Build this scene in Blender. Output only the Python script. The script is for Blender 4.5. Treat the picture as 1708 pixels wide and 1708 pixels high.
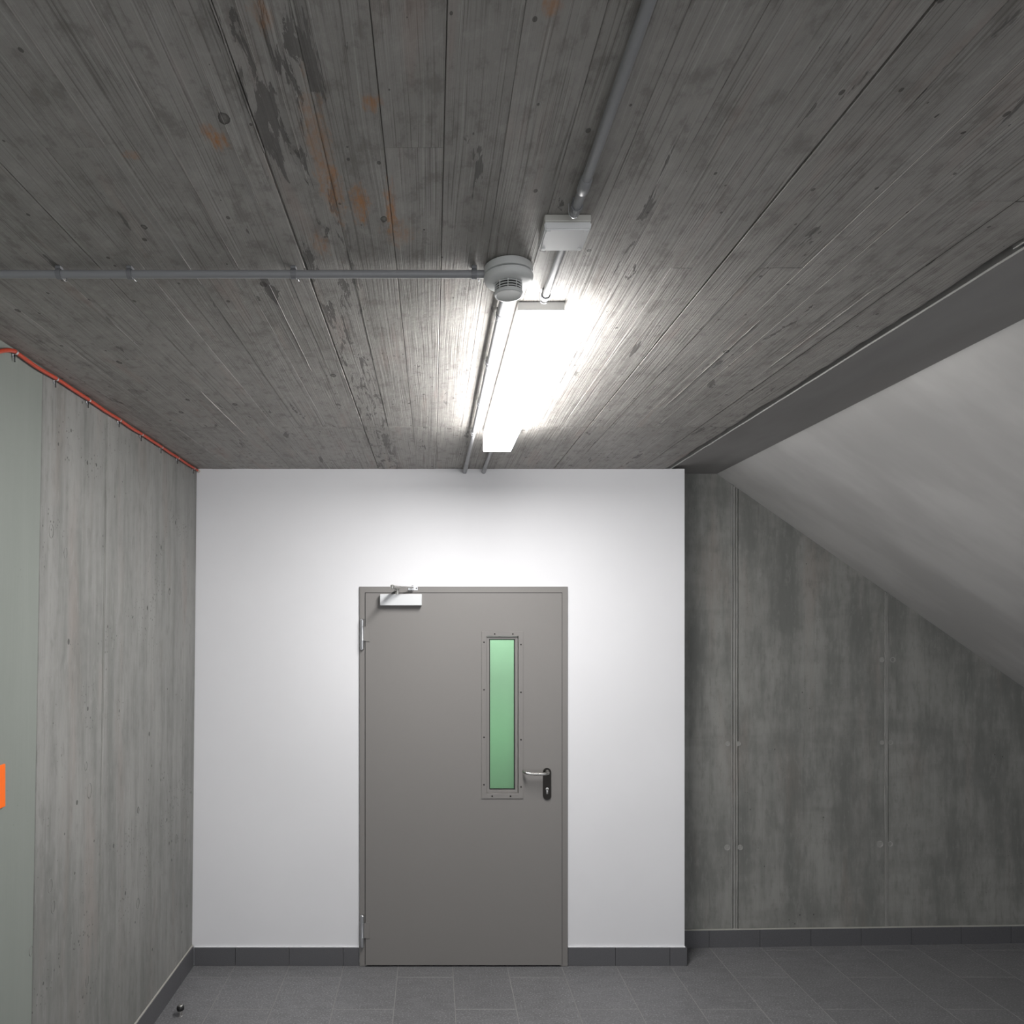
import bpy, bmesh, math, random
from mathutils import Vector, Matrix

random.seed(7)
C = bpy.context.scene.collection
SC = bpy.context.scene
for o in list(bpy.data.objects):
    bpy.data.objects.remove(o)

# ------------------------------------------------------------------ camera
EYE = 1.92                                   # eye height above the floor
cam = bpy.data.cameras.new('camera')
cam.sensor_fit = 'HORIZONTAL'
cam.sensor_width = 36.0
cam.lens = 24.24
cam.shift_x = 133.0 / 1708.0                 # architectural shift lens
cam.shift_y = 176.0 / 1708.0
cam.clip_start = 0.02
cam_ob = bpy.data.objects.new('camera', cam)
cam_ob.location = (0, 0, EYE)
cam_ob.rotation_euler = (math.radians(90), 0, 0)
C.objects.link(cam_ob)
SC.camera = cam_ob

# ------------------------------------------------------------------ world, light, exposure
LAMP = 112.0                                  # radiance of the luminaire's diffuser
world = bpy.data.worlds.new('world')
SC.world = world
world.use_nodes = True
bg = world.node_tree.nodes['Background']
bg.inputs[0].default_value = (0.95, 0.97, 1.0, 1)
bg.inputs[1].default_value = 1.6            # added fill, as daylight through a rear left open to admit it
SC.view_settings.view_transform = 'Standard'
SC.view_settings.look = 'None'
SC.view_settings.gamma = 1.0
SC.view_settings.use_curve_mapping = False
SC.view_settings.exposure = 0.0

# ------------------------------------------------------------------ dimensions (metres)
BACK = 3.81                                  # white wall
CEIL = EYE + 0.821
REAR = -2.6


def xl(y, z):
    """the left wall is slightly out of plumb"""
    t = (BACK - y) / 1.76
    top = -1.300 + 0.022 * t
    return -1.327 + (top + 1.327) * (z / CEIL)


def yr(x):
    """plane of the recessed concrete wall, a little off square"""
    return 4.012 + (x - 1.40) * 0.03


# ------------------------------------------------------------------ material helpers
class NT:
    def __init__(self, name):
        self.m = bpy.data.materials.new(name)
        self.m.use_nodes = True
        self.t = self.m.node_tree
        self.n = self.t.nodes
        self.bsdf = self.n['Principled BSDF']

    def add(self, kind, **kw):
        n = self.n.new(kind)
        for k, v in kw.items():
            setattr(n, k, v)
        return n

    def link(self, a, b):
        self.t.links.new(a, b)

    def inp(self, sock, v):
        if isinstance(v, (int, float)):
            sock.default_value = v
        elif isinstance(v, tuple):
            sock.default_value = v if len(v) != 3 or sock.type == 'VECTOR' else (*v, 1)
        else:
            self.link(v, sock)

    def math(self, op, a, b=0.0, c=None, clamp=False):
        n = self.add('ShaderNodeMath', operation=op, use_clamp=clamp)
        self.inp(n.inputs[0], a)
        self.inp(n.inputs[1], b)
        if c is not None:
            self.inp(n.inputs[2], c)
        return n.outputs[0]

    def mix(self, f, a, b, mode='MIX'):
        n = self.add('ShaderNodeMix', data_type='RGBA', blend_type=mode)
        self.inp(n.inputs[0], f)
        self.inp(n.inputs[6], a)
        self.inp(n.inputs[7], b)
        return n.outputs[2]

    def ramp(self, v, lo, hi, a=0.0, b=1.0):
        n = self.add('ShaderNodeMapRange')
        n.interpolation_type = 'SMOOTHSTEP'
        self.inp(n.inputs[0], v)
        n.inputs[1].default_value = lo
        n.inputs[2].default_value = hi
        n.inputs[3].default_value = a
        n.inputs[4].default_value = b
        return n.outputs[0]

    def coords(self):
        return self.add('ShaderNodeTexCoord').outputs['Object']

    def scale(self, v, s, off=None):
        n = self.add('ShaderNodeMapping')
        self.link(v, n.inputs[0])
        n.inputs['Scale'].default_value = s
        if off is not None:
            self.inp(n.inputs['Location'], off)
        return n.outputs[0]

    def noise(self, v, sc, detail=3.0, rough=0.55, dist=0.0):
        n = self.add('ShaderNodeTexNoise')
        self.link(v, n.inputs['Vector'])
        n.inputs['Scale'].default_value = sc
        n.inputs['Detail'].default_value = detail
        n.inputs['Roughness'].default_value = rough
        n.inputs['Distortion'].default_value = dist
        return n.outputs[0]

    def voro(self, v, sc, feature='F1'):
        n = self.add('ShaderNodeTexVoronoi', feature=feature)
        self.link(v, n.inputs['Vector'])
        n.inputs['Scale'].default_value = sc
        return n

    def bump(self, h, strength, dist, prev=None):
        n = self.add('ShaderNodeBump')
        self.inp(n.inputs['Height'], h)
        self.inp(n.inputs['Strength'], strength)
        n.inputs['Distance'].default_value = dist
        if prev is not None:
            self.link(prev, n.inputs['Normal'])
        return n.outputs[0]

    def out(self, color=None, rough=None, normal=None, metal=None, spec=None):
        if color is not None:
            self.inp(self.bsdf.inputs['Base Color'], color)
        if rough is not None:
            self.inp(self.bsdf.inputs['Roughness'], rough)
        if normal is not None:
            self.link(normal, self.bsdf.inputs['Normal'])
        if metal is not None:
            self.bsdf.inputs['Metallic'].default_value = metal
        if spec is not None:
            self.bsdf.inputs['Specular IOR Level'].default_value = spec
        return self.m


def plain(name, col, rough=0.5, metal=0.0, speck=0.04, bump=0.0, sc=900):
    t = NT(name)
    v = t.coords()
    n = t.noise(v, sc, 2)
    lo = tuple(c * (1 - speck) for c in col)
    hi = tuple(min(1, c * (1 + speck)) for c in col)
    c = t.mix(n, lo, hi)
    nm = t.bump(n, bump, 0.0006) if bump else None
    return t.out(c, rough, nm, metal)


def g(v, warm=0.0):
    return (v * (1 + warm), v, v * (1 - warm))


# --- board-marked concrete of the ceiling
def make_ceiling_concrete():
    t = NT('board_marked_concrete')
    v = t.coords()
    sep = t.add('ShaderNodeSeparateXYZ')
    t.link(v, sep.inputs[0])
    X, Y = sep.outputs[0], sep.outputs[1]
    rnd = t.add('ShaderNodeObjectInfo').outputs['Random']
    comb = t.add('ShaderNodeCombineXYZ')
    t.link(t.math('MULTIPLY', rnd, 7.0), comb.inputs[0])
    t.link(t.math('MULTIPLY', rnd, 13.0), comb.inputs[1])
    t.link(t.math('MULTIPLY', rnd, 5.0), comb.inputs[2])
    add = t.add('ShaderNodeVectorMath', operation='ADD')
    t.link(v, add.inputs[0])
    t.link(comb.outputs[0], add.inputs[1])
    vo = add.outputs[0]                       # every board has its own grain
    # cathedral-like grain: warp x slowly along y
    warp = t.noise(t.scale(vo, (6, 1.0, 1)), 1.0, 2)
    wv = t.add('ShaderNodeCombineXYZ')
    t.link(t.math('MULTIPLY', t.math('SUBTRACT', warp, 0.5), 0.035), wv.inputs[0])
    add2 = t.add('ShaderNodeVectorMath', operation='ADD')
    t.link(vo, add2.inputs[0])
    t.link(wv.outputs[0], add2.inputs[1])
    vw = add2.outputs[0]
    grain = t.noise(t.scale(vw, (290, 2.2, 1)), 1.0, 3, 0.6)
    coarse = t.noise(t.scale(vw, (60, 1.0, 1)), 1.0, 3, 0.6)
    blot = t.noise(t.scale(vo, (3.0, 1.6, 1)), 1.0, 5, 0.6)
    cloud = t.noise(v, 1.3, 4, 0.55)
    rough_side = t.ramp(X, -0.5, 0.75, 0.45, 1.0)
    # base colours
    c = t.mix(t.ramp(blot, 0.3, 0.7), (0.285, 0.272, 0.254), (0.370, 0.354, 0.332))
    c = t.mix(t.ramp(cloud, 0.35, 0.70, 0, 0.5), c, (0.410, 0.393, 0.372))
    c = t.mix(t.math('MULTIPLY', rnd, 0.20), c, (0.25, 0.240, 0.225))
    c = t.mix(t.math('MULTIPLY', t.ramp(grain, 0.46, 0.32), 0.62), c, (0.115, 0.106, 0.096))
    c = t.mix(t.math('MULTIPLY', t.ramp(grain, 0.57, 0.70), 0.58), c, (0.50, 0.49, 0.47))
    mot = t.noise(t.scale(vo, (26, 15, 1)), 1.0, 6, 0.68)
    c = t.mix(t.ramp(mot, 0.50, 0.66, 0, 0.55), c, (0.175, 0.162, 0.148))
    c = t.mix(t.ramp(mot, 0.46, 0.34, 0, 0.30), c, (0.47, 0.455, 0.43))
    # pinkish / greenish patches of the cement skin
    pk = t.noise(t.scale(vo, (14, 2.2, 1)), 1.0, 3)
    c = t.mix(t.math('MULTIPLY', t.ramp(pk, 0.56, 0.75), 0.35), c, (0.38, 0.29, 0.255))
    # flaked dark skin in the strip beside the open joint
    strip = t.math('MULTIPLY', t.ramp(X, -0.33, -0.28), t.ramp(X, -0.15, -0.21))
    fl = t.noise(t.scale(v, (36, 5.5, 1)), 1.0, 6, 0.66, 0.6)
    flm = t.math('MULTIPLY', t.ramp(fl, 0.545, 0.565), strip)
    fl2 = t.noise(t.scale(vo, (16, 3.0, 1)), 1.0, 5, 0.62, 0.4)
    flm2 = t.ramp(fl2, 0.655, 0.67)
    flake = t.math('MAXIMUM', flm, flm2)
    c = t.mix(t.math('MULTIPLY', flake, 0.75), c, (0.105, 0.099, 0.094))
    # knots
    kd = t.add('ShaderNodeVectorMath', operation='ADD')
    t.link(t.scale(v, (12.0, 7.5, 1)), kd.inputs[0])
    kw = t.add('ShaderNodeCombineXYZ')
    t.link(t.math('MULTIPLY', t.math('SUBTRACT', t.noise(v, 55, 2), 0.5), 0.13), kw.inputs[0])
    t.link(t.math('MULTIPLY', t.math('SUBTRACT', t.noise(v, 47, 2), 0.5), 0.13), kw.inputs[1])
    t.link(kw.outputs[0], kd.inputs[1])
    kv = t.voro(kd.outputs[0], 1.0)
    ksel = t.add('ShaderNodeSeparateColor')
    t.link(kv.outputs['Color'], ksel.inputs[0])
    kr = t.math('MULTIPLY', t.math('POWER', ksel.outputs[0], 1.6), 0.13)
    km = t.math('MULTIPLY', t.math('LESS_THAN', kv.outputs['Distance'], kr),
                t.math('GREATER_THAN', ksel.outputs[1], 0.45))
    kin = t.math('MULTIPLY', km, t.ramp(t.math('DIVIDE', kv.outputs['Distance'], t.math('ADD', kr, 0.001)), 0.25, 1.0, 0.45, 0.95))
    c = t.mix(t.math('MULTIPLY', kin, 0.9), c, (0.045, 0.040, 0.036))
    pv = t.voro(t.scale(v, (34, 24, 1)), 1.0)
    psel = t.add('ShaderNodeSeparateColor')
    t.link(pv.outputs['Color'], psel.inputs[0])
    pm = t.math('LESS_THAN', pv.outputs['Distance'], t.math('MULTIPLY', t.math('GREATER_THAN', psel.outputs[0], 0.70), t.math('MULTIPLY', psel.outputs[1], 0.17)))
    c = t.mix(t.math('MULTIPLY', pm, 0.7), c, (0.05, 0.045, 0.042))
    # rust stains left by the reinforcement: (x, y, rx, ry, strength)
    nz = t.noise(t.scale(v, (75, 26, 1)), 1.0, 5, 0.7)
    nzm = t.ramp(t.noise(t.scale(v, (120, 40, 1)), 1.0, 4, 0.7), 0.36, 0.62, 0.30, 1.0)
    for sx, sy, rx, ry, st in [(-0.368, 1.191, 0.016, 0.022, 1.0), (-0.376, 1.160, 0.014, 0.014, 0.6),
                               (-0.143, 1.372, 0.020, 0.055, 0.9), (-0.084, 1.385, 0.011, 0.080, 0.9),
                               (-0.10, 1.10, 0.016, 0.020, 0.75), (-0.195, 1.20, 0.022, 0.12, 0.45),
                               (-0.19, 1.33, 0.02, 0.09, 0.55), (-0.245, 1.52, 0.016, 0.05, 0.5),
                               (0.160, 0.925, 0.012, 0.016, 0.6), (-0.232, 0.935, 0.014, 0.03, 0.45),
                               (-0.535, 1.225, 0.014, 0.010, 0.5), (-0.07, 1.47, 0.03, 0.05, 0.4)]:
        dx = t.math('DIVIDE', t.math('SUBTRACT', X, sx), rx)
        dy = t.math('DIVIDE', t.math('SUBTRACT', Y, sy), ry)
        r = t.math('SQRT', t.math('ADD', t.math('MULTIPLY', dx, dx), t.math('MULTIPLY', dy, dy)))
        r = t.math('ADD', r, t.math('MULTIPLY', t.math('SUBTRACT', nz, 0.5), 3.0))
        c = t.mix(t.math('MULTIPLY', t.ramp(r, 1.35, 0.40, 0, st * 0.9), nzm), c, (0.46, 0.20, 0.06))
    h = t.math('ADD', t.math('MULTIPLY', grain, 0.6), t.math('MULTIPLY', coarse, 0.55))
    nm = t.bump(h, t.math('MULTIPLY', rough_side, 0.8), 0.0042)
    h2 = t.math('ADD', t.math('MULTIPLY', flake, -0.6), t.math('MULTIPLY', km, -0.5))
    h2 = t.math('ADD', h2, t.math('MULTIPLY', t.noise(vo, 60, 4), 0.55))
    nm = t.bump(h2, 0.5, 0.003, nm)
    return t.out(c, 0.62, nm, spec=0.35)


# --- concrete of the walls
def make_wall_concrete(name, dark, light, streak=(9, 9, 0.5), pores=1.0, pink=0.25, grain=0.4, blotch=1.7, horiz=0.0, mottle=0.45):
    t = NT(name)
    v = t.coords()
    rnd = t.add('ShaderNodeObjectInfo').outputs['Random']
    st = t.noise(t.scale(v, streak), 1.0, 5, 0.62)
    bl = t.noise(v, blotch, 6, 0.62)
    c = t.mix(t.ramp(t.math('ADD', t.math('MULTIPLY', st, 0.6), t.math('MULTIPLY', bl, 0.4)), 0.36, 0.64), dark, light)
    fine = t.noise(t.scale(v, (150, 150, 2.2)), 1.0, 3, 0.6)
    mean = tuple((a + b) / 2 for a, b in zip(dark, light))
    c = t.mix(t.math('MULTIPLY', t.ramp(fine, 0.42, 0.28), grain), c, tuple(x * 0.6 for x in mean))
    c = t.mix(t.math('MULTIPLY', t.ramp(fine, 0.60, 0.74), grain * 0.7), c, tuple(min(1, x * 1.35) for x in mean))
    pk = t.noise(t.scale(v, (7, 7, 1.1)), 1.0, 4)
    c = t.mix(t.ramp(pk, 0.52, 0.74, 0, pink), c, (mean[0] * 1.18, mean[1] * 0.98, mean[2] * 0.92))
    if horiz:
        hz = t.noise(t.scale(v, (1.2, 1.2, 7)), 1.0, 4, 0.6)
        c = t.mix(t.ramp(hz, 0.45, 0.7, 0, horiz), c, tuple(x * 0.68 for x in mean))
    mot = t.noise(t.scale(v, (38, 38, 11)), 1.0, 6, 0.7)
    c = t.mix(t.ramp(mot, 0.50, 0.68, 0, mottle), c, tuple(x * 0.66 for x in mean))
    c = t.mix(t.ramp(mot, 0.47, 0.33, 0, mottle * 0.8), c, tuple(min(1, x * 1.30) for x in mean))
    h = t.math('MULTIPLY', fine, 0.5)
    if pores:
        pv = t.voro(t.scale(v, (26, 26, 17)), 1.0)
        sel = t.add('ShaderNodeSeparateColor')
        t.link(pv.outputs['Color'], sel.inputs[0])
        clus = t.ramp(t.noise(v, 4.5, 2), 0.42, 0.62)
        rad = t.math('MULTIPLY', t.math('MULTIPLY', clus, sel.outputs[1]), 0.19 * pores)
        pm = t.math('LESS_THAN', pv.outputs['Distance'], rad)
        c = t.mix(t.math('MULTIPLY', pm, 0.75), c, tuple(x * 0.18 for x in mean))
        pv2 = t.voro(t.scale(v, (70, 70, 48)), 1.0)
        sel2 = t.add('ShaderNodeSeparateColor')
        t.link(pv2.outputs['Color'], sel2.inputs[0])
        pm2 = t.math('LESS_THAN', pv2.outputs['Distance'], t.math('MULTIPLY', t.math('MULTIPLY', clus, t.math('GREATER_THAN', sel2.outputs[0], 0.62)), 0.20 * pores))
        c = t.mix(t.math('MULTIPLY', pm2, 0.7), c, tuple(x * 0.25 for x in mean))
        h = t.math('SUBTRACT', h, t.math('ADD', pm, pm2))
    nm = t.bump(h, 0.35, 0.002)
    return t.out(c, 0.6, nm, spec=0.35)


def make_plaster(name, a, b, sc=0.9, bump=0.12, dirs=(1, 1, 1)):
    t = NT(name)
    v = t.coords()
    n = t.noise(t.scale(v, dirs), sc, 5, 0.55)
    f = t.noise(v, 420, 2)
    c = t.mix(t.ramp(n, 0.35, 0.68), a, b)
    return t.out(c, 0.75, t.bump(f, bump, 0.0012), spec=0.25)


def make_tile():
    t = NT('slate_tile')
    v = t.coords()
    rnd = t.add('ShaderNodeObjectInfo').outputs['Random']
    comb = t.add('ShaderNodeCombineXYZ')
    t.link(t.math('MULTIPLY', rnd, 9.0), comb.inputs[0])
    t.link(t.math('MULTIPLY', rnd, 23.0), comb.inputs[1])
    ad = t.add('ShaderNodeVectorMath', operation='ADD')
    t.link(v, ad.inputs[0])
    t.link(comb.outputs[0], ad.inputs[1])
    vo = ad.outputs[0]
    a = t.noise(t.scale(vo, (9, 34, 9)), 1.0, 5, 0.65, 0.6)
    sp = t.noise(t.scale(vo, (110, 170, 100)), 1.0, 3, 0.7)
    c = t.mix(t.ramp(a, 0.3, 0.7), (0.140, 0.140, 0.146), (0.190, 0.190, 0.197))
    c = t.mix(t.ramp(sp, 0.52, 0.72, 0, 0.75), c, (0.46, 0.46, 0.47))
    c = t.mix(t.ramp(sp, 0.42, 0.30, 0, 0.7), c, (0.060, 0.060, 0.064))
    c = t.mix(t.math('MULTIPLY', rnd, 0.18), c, (0.10, 0.10, 0.106))
    h = t.math('ADD', t.math('MULTIPLY', a, 0.6), t.math('MULTIPLY', sp, 0.4))
    return t.out(c, t.ramp(a, 0.3, 0.7, 0.36, 0.50), t.bump(h, 0.35, 0.002), spec=0.5)


def make_steel(name, col, rough):
    t = NT(name)
    v = t.coords()
    n = t.noise(t.scale(v, (60, 60, 700)), 1.0, 2)
    return t.out(t.mix(n, tuple(c * 0.85 for c in col), col), t.ramp(n, 0, 1, rough * 0.8, rough * 1.2), None, 1.0)


def make_pane():
    t = NT('green_glass')
    tr = t.add('ShaderNodeBsdfTransparent')
    tr.inputs[0].default_value = (0.66, 0.87, 0.71, 1)
    gl = t.add('ShaderNodeBsdfGlossy')
    gl.inputs['Roughness'].default_value = 0.5
    fr = t.add('ShaderNodeFresnel')
    fr.inputs[0].default_value = 1.45
    mx = t.add('ShaderNodeMixShader')
    t.link(fr.outputs[0], mx.inputs[0])
    t.link(tr.outputs[0], mx.inputs[1])
    t.link(gl.outputs[0], mx.inputs[2])
    t.link(mx.outputs[0], t.n['Material Output'].inputs[0])
    return t.m


def make_emit(name, strength):
    t = NT(name)
    t.bsdf.inputs['Base Color'].default_value = (0.9, 0.9, 0.9, 1)
    t.bsdf.inputs['Emission Color'].default_value = (1.0, 0.985, 0.97, 1)
    t.bsdf.inputs['Emission Strength'].default_value = strength
    return t.m


M = {}
M['ceiling'] = make_ceiling_concrete()
M['left'] = make_wall_concrete('streaked_concrete', (0.185, 0.187, 0.178), (0.275, 0.273, 0.262), streak=(14, 14, 0.9), pores=1.0, pink=0.4)
M['left_smooth'] = make_wall_concrete('smooth_concrete', (0.225, 0.245, 0.224), (0.245, 0.264, 0.243), pores=0.35, pink=0.0, grain=0.04, blotch=0.8, mottle=0.04)
M['recess'] = make_wall_concrete('mottled_concrete', (0.165, 0.168, 0.158), (0.290, 0.288, 0.272), streak=(8, 8, 1.2), pores=0.5, pink=0.35, grain=0.30, blotch=3.4, horiz=0.35)
M['ridge'] = make_wall_concrete('joint_concrete', (0.25, 0.25, 0.236), (0.35, 0.345, 0.33), streak=(60, 60, 1.0), pores=0.0, grain=0.5)
M['white'] = make_plaster('white_paint', (0.76, 0.76, 0.782), (0.80, 0.80, 0.822), 0.8, 0.10)
M['slope'] = make_plaster('grey_plaster', (0.48, 0.473, 0.463), (0.59, 0.582, 0.57), 1.5, 0.15, (0.8, 2.2, 0.8))
M['soffit'] = make_plaster('shaded_soffit_plaster', (0.30, 0.29, 0.28), (0.37, 0.36, 0.35), 1.4, 0.12, (2, 0.6, 1))  # slope plaster again, darkened to hold the shade of grazing light
M['bead'] = plain('bead_plastic', (0.36, 0.355, 0.34), 0.5)
M['shadow_gap'] = plain('gap_shade', (0.025, 0.024, 0.022), 0.9)  # near-black: shade inside the ceiling joint put into the colour
M['dark_plate'] = plain('blue_black_steel', (0.035, 0.042, 0.050), 0.5)
M['tile'] = make_tile()
M['skirt'] = plain('skirting_slate', (0.105, 0.105, 0.112), 0.45, 0, 0.35, 0.15, 260)
M['grout'] = plain('grout', (0.27, 0.267, 0.26), 0.85)
M['sealant'] = plain('sealant', (0.42, 0.41, 0.38), 0.7)
M['door'] = plain('grey_door_paint', (0.212, 0.202, 0.194), 0.48, 0, 0.07, 0.10, 700)
M['rubber'] = plain('black_rubber', (0.012, 0.012, 0.012), 0.6)
M['steel'] = make_steel('brushed_steel', (0.62, 0.61, 0.59), 0.28)
M['dark_steel'] = make_steel('dark_steel', (0.050, 0.046, 0.043), 0.42)
M['zinc'] = make_steel('zinc', (0.70, 0.71, 0.73), 0.35)
M['closer'] = plain('silver_lacquer', (0.66, 0.67, 0.68), 0.35, 0.25)
M['conduit'] = plain('grey_pvc', (0.31, 0.314, 0.325), 0.34)
M['clip'] = plain('clip_plastic', (0.22, 0.223, 0.235), 0.45)
M['detector'] = plain('detector_plastic', (0.70, 0.71, 0.70), 0.42)
M['groove'] = plain('dark_gap', (0.03, 0.03, 0.03), 0.8)
M['boxp'] = plain('box_plastic', (0.85, 0.85, 0.85), 0.4)
M['boxs'] = plain('box_side_plastic', (0.60, 0.59, 0.55), 0.4)
M['housing'] = plain('housing_paint', (0.55, 0.55, 0.54), 0.45)
M['emit'] = make_emit('lit_diffuser', LAMP)
M['emit_side'] = make_emit('lit_diffuser_side', LAMP * 0.37)
M['emit_end'] = make_emit('lit_diffuser_end', LAMP * 0.30)
M['orange'] = plain('orange_cable', (0.50, 0.060, 0.026), 0.38)
M['cable_end'] = plain('beige_filler', (0.55, 0.48, 0.42), 0.7)
M['sign'] = plain('orange_plate', (1.0, 0.16, 0.006), 0.5)
M['black'] = plain('black_plastic', (0.012, 0.012, 0.013), 0.4)
M['glass'] = make_pane()
M['corridor'] = make_plaster('corridor_paint', (0.74, 0.76, 0.72), (0.78, 0.80, 0.76))


# ------------------------------------------------------------------ mesh helpers
def bx(bm, x0, x1, y0, y1, z0, z1, bev=0.0):
    vs = [bm.verts.new(p) for p in ((x0, y0, z0), (x1, y0, z0), (x1, y1, z0), (x0, y1, z0),
                                    (x0, y0, z1), (x1, y0, z1), (x1, y1, z1), (x0, y1, z1))]
    fs = [bm.faces.new([vs[i] for i in f]) for f in
          ((3, 2, 1, 0), (4, 5, 6, 7), (0, 1, 5, 4), (1, 2, 6, 5), (2, 3, 7, 6), (3, 0, 4, 7))]
    if bev:
        es = list({e for f in fs for e in f.edges})
        bmesh.ops.bevel(bm, geom=es, offset=bev, segments=2, affect='EDGES', profile=0.6)
    return vs


def prism(bm, pts, axis, a0, a1):
    """extrude a closed 2-D outline along an axis"""
    def p3(p, a):
        return {'Y': (p[0], a, p[1]), 'X': (a, p[0], p[1]), 'Z': (p[0], p[1], a)}[axis]
    A = [bm.verts.new(p3(p, a0)) for p in pts]
    B = [bm.verts.new(p3(p, a1)) for p in pts]
    n = len(pts)
    bm.faces.new(A)
    bm.faces.new(B[::-1])
    for i in range(n):
        bm.faces.new((A[i], B[i], B[(i + 1) % n], A[(i + 1) % n]))
    bmesh.ops.recalc_face_normals(bm, faces=bm.faces[:])


def lathe(bm, prof, c, seg=40, axis='Z'):
    rings = []
    for r, h in prof:
        ring = []
        for k in range(seg):
            a = 2 * math.pi * k / seg
            u, w = r * math.cos(a), r * math.sin(a)
            p = {'Z': (u, w, h), 'Y': (u, h, w), 'X': (h, u, w)}[axis]
            ring.append(bm.verts.new((c[0] + p[0], c[1] + p[1], c[2] + p[2])))
        rings.append(ring)
    for a, b in zip(rings, rings[1:]):
        for k in range(seg):
            bm.faces.new((a[k], a[(k + 1) % seg], b[(k + 1) % seg], b[k]))
    bm.faces.new(rings[0][::-1])
    bm.faces.new(rings[-1])
    bmesh.ops.recalc_face_normals(bm, faces=bm.faces[:])


def tube(bm, pts, r, seg=14, caps=True, radii=None):
    pts = [Vector(p) for p in pts]
    rings = []
    up = None
    for i, p in enumerate(pts):
        d = (pts[min(i + 1, len(pts) - 1)] - pts[max(i - 1, 0)]).normalized()
        if up is None:
            up = Vector((0, 0, 1)) if abs(d.z) < 0.9 else Vector((1, 0, 0))
        a = d.cross(up).normalized()
        up = a.cross(d).normalized()
        rr = radii[i] if radii else r
        rings.append([bm.verts.new(p + a * rr * math.cos(2 * math.pi * k / seg) + up * rr * math.sin(2 * math.pi * k / seg))
                      for k in range(seg)])
    for a, b in zip(rings, rings[1:]):
        for k in range(seg):
            bm.faces.new((a[k], a[(k + 1) % seg], b[(k + 1) % seg], b[k]))
    if caps:
        bm.faces.new(rings[0][::-1])
        bm.faces.new(rings[-1])
    bmesh.ops.recalc_face_normals(bm, faces=bm.faces[:])


def smooth_pts(pts, n=6):
    """Catmull-Rom through the points"""
    P = [Vector(p) for p in pts]
    P = [2 * P[0] - P[1]] + P + [2 * P[-1] - P[-2]]
    out = []
    for i in range(1, len(P) - 2):
        for k in range(n):
            t = k / n
            a, b, c, d = P[i - 1], P[i], P[i + 1], P[i + 2]
            out.append(0.5 * ((2 * b) + (c - a) * t + (2 * a - 5 * b + 4 * c - d) * t * t + (3 * b - a - 3 * c + d) * t ** 3))
    out.append(P[-2])
    return out


def obj(name, bm, mat, parent=None, smooth=False, label=None, angle=35):
    """link the bmesh (built in world space) as one object under its parent"""
    me = bpy.data.meshes.new(name)
    w = Vector((0, 0, 0))
    p = parent
    while p is not None:
        w += p.location
        p = p.parent
    if w.length:
        bmesh.ops.translate(bm, verts=bm.verts[:], vec=-w)
    if smooth:
        lim = math.radians(angle)
        for f in bm.faces:
            f.smooth = True
        for e in bm.edges:
            if len(e.link_faces) == 2 and e.calc_face_angle(0) > lim:
                e.smooth = False
    bm.to_mesh(me)
    bm.free()
    mats = mat if isinstance(mat, list) else [mat]
    for m in mats:
        me.materials.append(m)
    o = bpy.data.objects.new(name, me)
    C.objects.link(o)
    if parent is not None:
        o.parent = parent
    if label:
        o['label'] = label
    return o


def NB():
    return bmesh.new()


def thing(name, loc, label, cat, group=None):
    o = bpy.data.objects.new(name, None)
    o.empty_display_size = 0.05
    o.location = loc
    C.objects.link(o)
    o['label'] = label
    o['category'] = cat
    if group:
        o['group'] = group
    bpy.context.view_layer.update()
    return o


def struct(o, label, cat):
    o['kind'] = 'structure'
    o['label'] = label
    o['category'] = cat
    return o


# ------------------------------------------------------------------ floor
bm = NB()
bx(bm, -1.45, 5.75, REAR, 4.6, -0.15, -0.0008)
floor = struct(obj('floor', bm, M['grout']), 'dark grey tiled floor with thin pale joints below the door', 'floor')
TX0, TW, TL, GAP = -1.388, 0.300, 0.600, 0.0034
tile_me = {}
col = 0
x = TX0
while x < 5.6:
    y = 3.68 - TL * 10 + (0.30 if col % 2 else 0.0)
    while y < 4.25:
        x0, x1 = max(x, -1.318) + GAP / 2, min(x + TW, 5.6) - GAP / 2
        y0, y1 = max(y, 0.6) + GAP / 2, y + TL - GAP / 2
        lim = BACK + 0.0 if x1 < 1.40 else 4.15
        y1 = min(y1, lim)
        if y1 - y0 > 0.03 and x1 - x0 > 0.03:
            key = (round(x1 - x0, 4), round(y1 - y0, 4))
            if key not in tile_me:
                bm = NB()
                w2, l2 = (x1 - x0) / 2, (y1 - y0) / 2
                bx(bm, -w2, w2, -l2, l2, -0.008, 0.0, 0.0)
                es = [e for e in bm.edges if all(v.co.z > -0.001 for v in e.verts)]
                bmesh.ops.bevel(bm, geom=es, offset=0.0006, segments=1, affect='EDGES')
                o = obj('tile', bm, M['tile'], floor)
                tile_me[key] = o.data
            else:
                o = bpy.data.objects.new('tile', tile_me[key])
                C.objects.link(o)
                o.parent = floor
            o.location = ((x0 + x1) / 2, (y0 + y1) / 2, random.uniform(-0.0002, 0.0002))
        y += TL
    x += TW
    col += 1

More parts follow.
